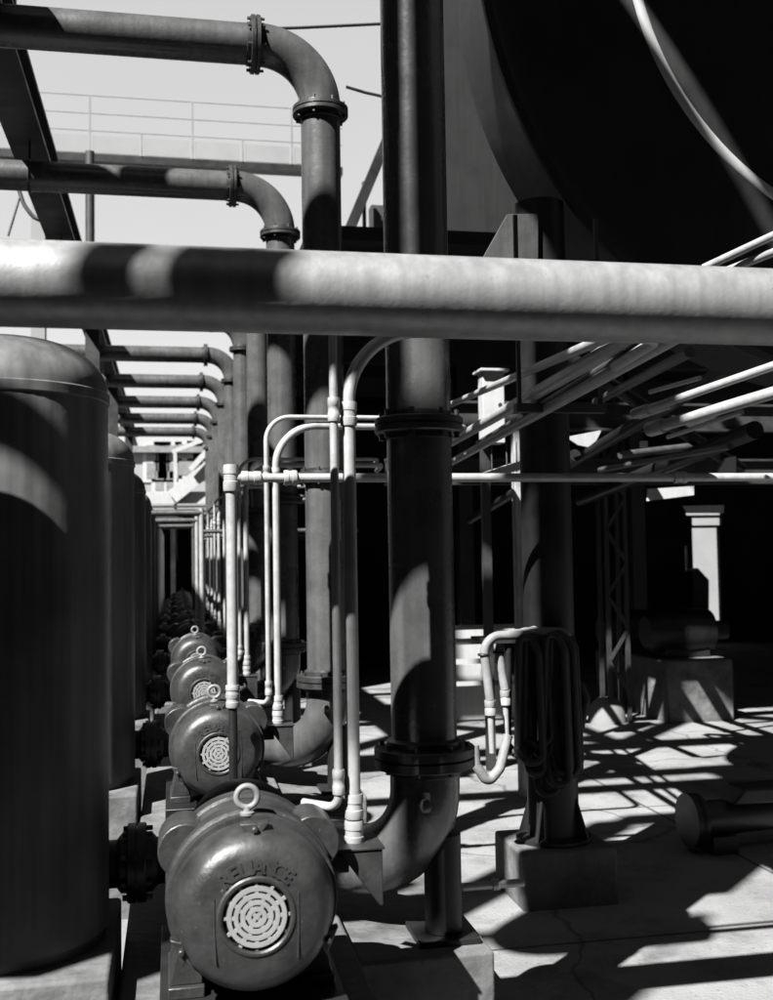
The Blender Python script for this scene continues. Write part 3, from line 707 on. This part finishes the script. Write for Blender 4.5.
m = MB(); m.lathe([(.20,-.02),(.17,.16),(.10,.24),(0,.24)], (c.x, c.y+.15, 0), (0,0,1), 28)
tag(obj('post_footing', m, M_CONC), 'rounded pale concrete footing at the bottom of the lattice post', 'footing')
t = thing('lattice_post', (c.x+.1, c.y+.15, .2), 'dark lattice steel post rising from the rounded footing', 'post')
for dx, dy in ((-.1,-.1),(.1,-.1),(.1,.1),(-.1,.1)):
    b = MB(); b.box(c.x+.1+dx-.02, c.x+.1+dx+.02, c.y+.15+dy-.02, c.y+.15+dy+.02, .0, 4.3); obj('leg', b, M_STEEL, t)
for k in range(12):
    z = .3+k*.33; s = 1 if k % 2 else -1
    b = MB(); b.bar((c.x+.1-.1*s, c.y+.03, z), (c.x+.1+.1*s, c.y+.03, z+.3), .012, .035); obj('lacing', b, M_STEEL, t)
# dark valve at the right edge of the floor
c = at(722, 850, z=0.0)
t = thing('floor_valve', (c.x, c.y, 0), 'black valve with handwheel on a pipe low at the right edge', 'valve')
m = MB(); m.tube([(c.x-.18, c.y, .18), (c.x+1.2, c.y+.2, .18)], .10, 28); obj('pipe', m, M_BLACK, t)
m = MB(); m.lathe([(.15,-.02),(.15,.02)], (c.x-.16, c.y, .18), (1,0,0), 28); m.lathe([(0,-.02),(.15,-.02),(.15,.03),(0,.03)], (c.x-.19, c.y, .18), (1,0,0), 28); obj('flange', m, M_BLACK, t)
m = MB(); m.box(c.x-.1, c.x+.05, c.y-.1, c.y+.1, 0, .1); obj('support', m, M_BLACK, t)
m = MB(); m.prism([(c.x+.02,c.y-.1,.27),(c.x+.10,c.y-.1,.36),(c.x+.42,c.y-.1,.36),(c.x+.50,c.y-.1,.27)], (0,.2,0)); obj('body', m, M_BLACK, t, .015)

# drain nipple at the first elbow
c = at(462, 887, Y=3.66); m = MB(); m.tube([c, c+Vector((.22,0,.0))], .014, 14); m.lathe([(.0,-.012),(.02,-.012),(.02,.012),(0,.012)], c+Vector((.12,0,0)), (1,0,0), 12)

tag(obj('drain_pipe', m, M_COND), 'thin short pipe sticking out to the right below the nearest elbow', 'pipe')

# ------------------------------------------------------------------ unseen steel and walls round the camera, largely added to cast shade
def src(px, py, Y, h, X=None):
    """the point at height h whose shadow falls on the thing seen at that pixel"""
    q = at(px, py, Y=Y); k = (h-q.z)/to_sun.z; return q + to_sun*k
ZP = 8.0
t = thing('overhead_shade_screen', (.8, 2.3, ZP), 'unseen dark screen added high overhead to shade the round vessel', 'platform')  # added out of view, shaped to keep sun off the drum
for x0_, x1_ in ((-1.25, -.09), (.03, 3.7)):
    b = MB(); b.box(x0_, x1_, 1.7, 3.15, ZP, ZP+.05); obj('shade_deck', b, M_DARKW, t)  # added screens; the slot between them lets sun reach the ring
for y in (1.75, 3.1):
    b = MB(); b.box(-2.4, 7.2, y-.06, y+.06, ZP-.25, ZP-.01); obj('beam', b, M_STEEL, t)
b = MB(); b.bar((-3.50, -.15, ZP+.02), (-1.83, 1.40, ZP+.02), .52, .04); obj('shade_deck', b, M_DARKW, t)  # slanting strip added to shade the hose column
def rsrc(px, Y_): q = at(px, 150, Y=3.47); return q.x - (3.47-Y_)*to_sun.x/to_sun.y
for a, c in ((417, 470), (372, 399)):
    b = MB(); x0_, x1_ = rsrc(a, 1.75), rsrc(c, 1.75); b.box(x0_, x1_, 1.74, 1.76, 5.42 if a == 417 else 5.95, ZP-.25); obj('riser_shade_plate', b, M_STEEL, t)  # unseen plates added to shade the upper riser beside a lit strip
for y in (1.75, 3.1):
    b = MB(); b.box(7.0, 7.2, y-.1, y+.1, 0, ZP-.25); obj('column', b, M_STEEL, t)
b = MB(); b.box(-2.5, -2.3, 1.65, 1.85, 0, ZP-.25); obj('column', b, M_STEEL, t)
# cross-braced pipe bridge overhead
t = thing('pipe_bridge', (0, 5.6, ZP), 'steel pipe bridge with crossed bracing high above the pumps', 'bridge')
for y in (4.2, 7.3):
    b = MB(); b.box(-7.1, 7.2, y-.1, y+.1, ZP-.15, ZP+.15); obj('chord', b, M_STEEL, t)
    for x in (-7, 7.1):
        b = MB(); b.box(x-.1, x+.1, y-.1, y+.1, 0, ZP-.15); obj('column', b, M_STEEL, t)
for k in range(5):
    x = -6.9+k*2.8
    b = MB(); b.bar((x, 4.3, ZP-.04), (x+2.8, 7.2, ZP-.04), .26, .05); obj('brace', b, M_STEEL, t)
    b = MB(); b.bar((x+2.8, 4.3, ZP+.04), (x, 7.2, ZP+.04), .26, .05); obj('brace', b, M_STEEL, t)
    b = MB(); b.box(x-.08, x+.08, 4.3, 7.2, ZP-.15, ZP-.08); obj('strut', b, M_STEEL, t)
b = MB(); b.box(-1.2, 1.7, 5.9, 7.25, ZP+.08, ZP+.11); obj('shade_deck', b, M_DARKW, t)  # added to shade the equipment plinths at the right
b = MB(); b.box(-5.7, -4.2, 5.9, 22, ZP+.12, ZP+.15); obj('shade_deck', b, M_DARKW, t)  # added, with its columns, to shade the far motors
for y in (13, 21.5):
    b = MB(); b.box(-5.8, -5.65, y, y+.15, 0, ZP+.12); obj('column', b, M_STEEL, t)
# rack added out of view behind the camera to cast shadows
RY0 = -.6
t = thing('shade_rack', (-2.6, RY0, 0), 'unseen steel rack added behind the camera to cast shadows', 'rack')
def srcx(px):
    return at(px, 283, Y=2.63).x + to_sun.x*(2.63-RY0)/-to_sun.y
for a, c in ((80,142),(170,288)):
    b = MB(); b.box(srcx(a), srcx(c), RY0-.02, RY0+.02, 7.2, 7.78); obj('pipe_shade_plate', b, M_STEEL, t)  # thin unseen plates added to shadow the left of the big pipe
b = MB(); b.bar((-5.4, RY0, 8.75), (srcx(230), RY0, 8.75), .06, .1); obj('beam', b, M_STEEL, t)
for a in (110, 229):
    b = MB(); b.bar((srcx(a), RY0, 7.78), (srcx(a), RY0, 8.7), .015, .015); obj('hanger', b, M_STEEL, t)
for k_, (z0_, z1_, h_) in enumerate(((5.11, 4.88, .12), (4.73, 4.50, .085), (3.96, 3.73, .95))):
    b = MB(); b.bar((-3.3, 1.4+.05*k_, z0_), (-2.05, 1.4+.05*k_, z1_), .05, h_); obj('brace', b, M_STEEL, t)  # unseen bars added to cast the shade bands on the near tank
b = MB(); b.box(-3.4, -3.3, 1.36, 1.54, 0, 5.6); obj('column', b, M_STEEL, t)
b = MB(); b.box(-5.5, -5.38, RY0-.1, RY0+.1, 0, 10); obj('column', b, M_STEEL, t)
# pipe added above the frame, unseen, to shade the conduits and riser
t = thing('process_pipe', (-1.5, 1.9, 0), 'unseen dark pipe added overhead to shade the conduits and nearest riser', 'pipe')
p = MB(); p.tube(fillet([(-1.55, 1.9, 8.0), (-1.55, 1.9, 4.46), (-.62, 1.9, 4.46)], .3, 8), .14, 32); obj('pipe', p, M_PIPE, t)
flange(t, (-1.55, 1.9, 5.2), (0,0,1), .2)
b = MB(); b.box(-25, 30, -7, -6.5, 0, 14); tag(obj('sky_block_wall', b, M_DARKW), 'unseen dark wall added behind the camera to block sky light', 'building')  # this and the next two walls are added to cut sky fill
b = MB(); b.box(-10, -9.5, -6, 32, 0, 12); tag(obj('sky_block_wall', b, M_DARKW), 'unseen long dark wall added left of the tanks to block sky light', 'building')
b = MB(); b.box(17.5, 18, -6, 32, 0, 14); tag(obj('sky_block_wall', b, M_DARKW), 'unseen long dark wall added far to the right to block sky light', 'building')

for k, (pts, lab) in enumerate([(((228,30),(300,28),(384,24)),'thin black cable strung past the topmost pipe bend'),(((346,87),(366,93),(384,97)),'short thin black cable between the second riser and the nearest one')]):
    m = MB(); m.tube([at(x, y, Y=7.2) for x, y in pts], .011, 8); tag(obj('cable', m, M_RUB), lab, 'cable')
# dark low shed closing the far end of the aisle
t = thing('pump_shed', (-3, 28.5, 0), 'low dark open shed closing the far end of the pump aisle', 'shed')
zz_ = at(190, 514, Y=28.5).z
for nm_, bx_ in (('roof', (-7, .9, 28.4, 34, zz_-.1, zz_)), ('back_wall', (-7, .9, 33.8, 34, 0, zz_-.1)), ('side_wall', (-7, -6.9, 28.5, 33.8, 0, zz_-.1)), ('side_wall', (.8, .9, 28.5, 33.8, 0, zz_-.1))):
    b = MB(); b.box(*bx_); obj(nm_, b, M_DARKW, t)
for x in (-4.5, -2, 0):
    b = MB(); b.box(x-.06, x+.06, 28.5, 28.62, 0, zz_-.1); obj('post', b, M_BLACK, t)
for k, py in enumerate((511, 519, 527)):
    m = MB(); Y_ = 25.8-.3*k; q = at(190, py, Y=Y_); m.tube([(-5, Y_, q.z), (1.2, Y_, q.z)], .045, 10)
    tag(obj('far_pipe', m, M_CONDK), f'thin level pipe at the far end of the aisle, {ordinal(k)} from the top', 'pipe', 'level pipes at the aisle end')
# left background
q = at(90, 200, Y=17.0); b = MB(); b.tube([(q.x, 17, 0), (q.x, 17, at(90,152,Y=17).z)], .07, 14)
tag(obj('lamp_post', b, M_STEEL), 'slim dark pole against the sky left of the girder end', 'post')
q = at(38, 200, Y=15.0); b = MB(); b.box(q.x-.09, q.x+.09, 15, 15.2, 0, at(38,188,Y=15).z); tag(obj('pale_column', b, M_WALL), 'pale square column at the far left below the girder', 'column')
t = thing('hung_chain', at(30,195,Y=11.5), 'rope sling drooping at the far left below the second pipe', 'rope')
m = MB(); m.tube(fillet([at(14,176,Y=11.5), at(24,205,Y=11.5), at(44,232,Y=11.5), at(56,214,Y=11.5)], .2, 6), .022, 10); obj('sling', m, M_CONDK, t)
m = MB(); m.tube([at(20,196,Y=11.5), at(8,236,Y=11.5)], .014, 8); obj('tail', m, M_CONDK, t)
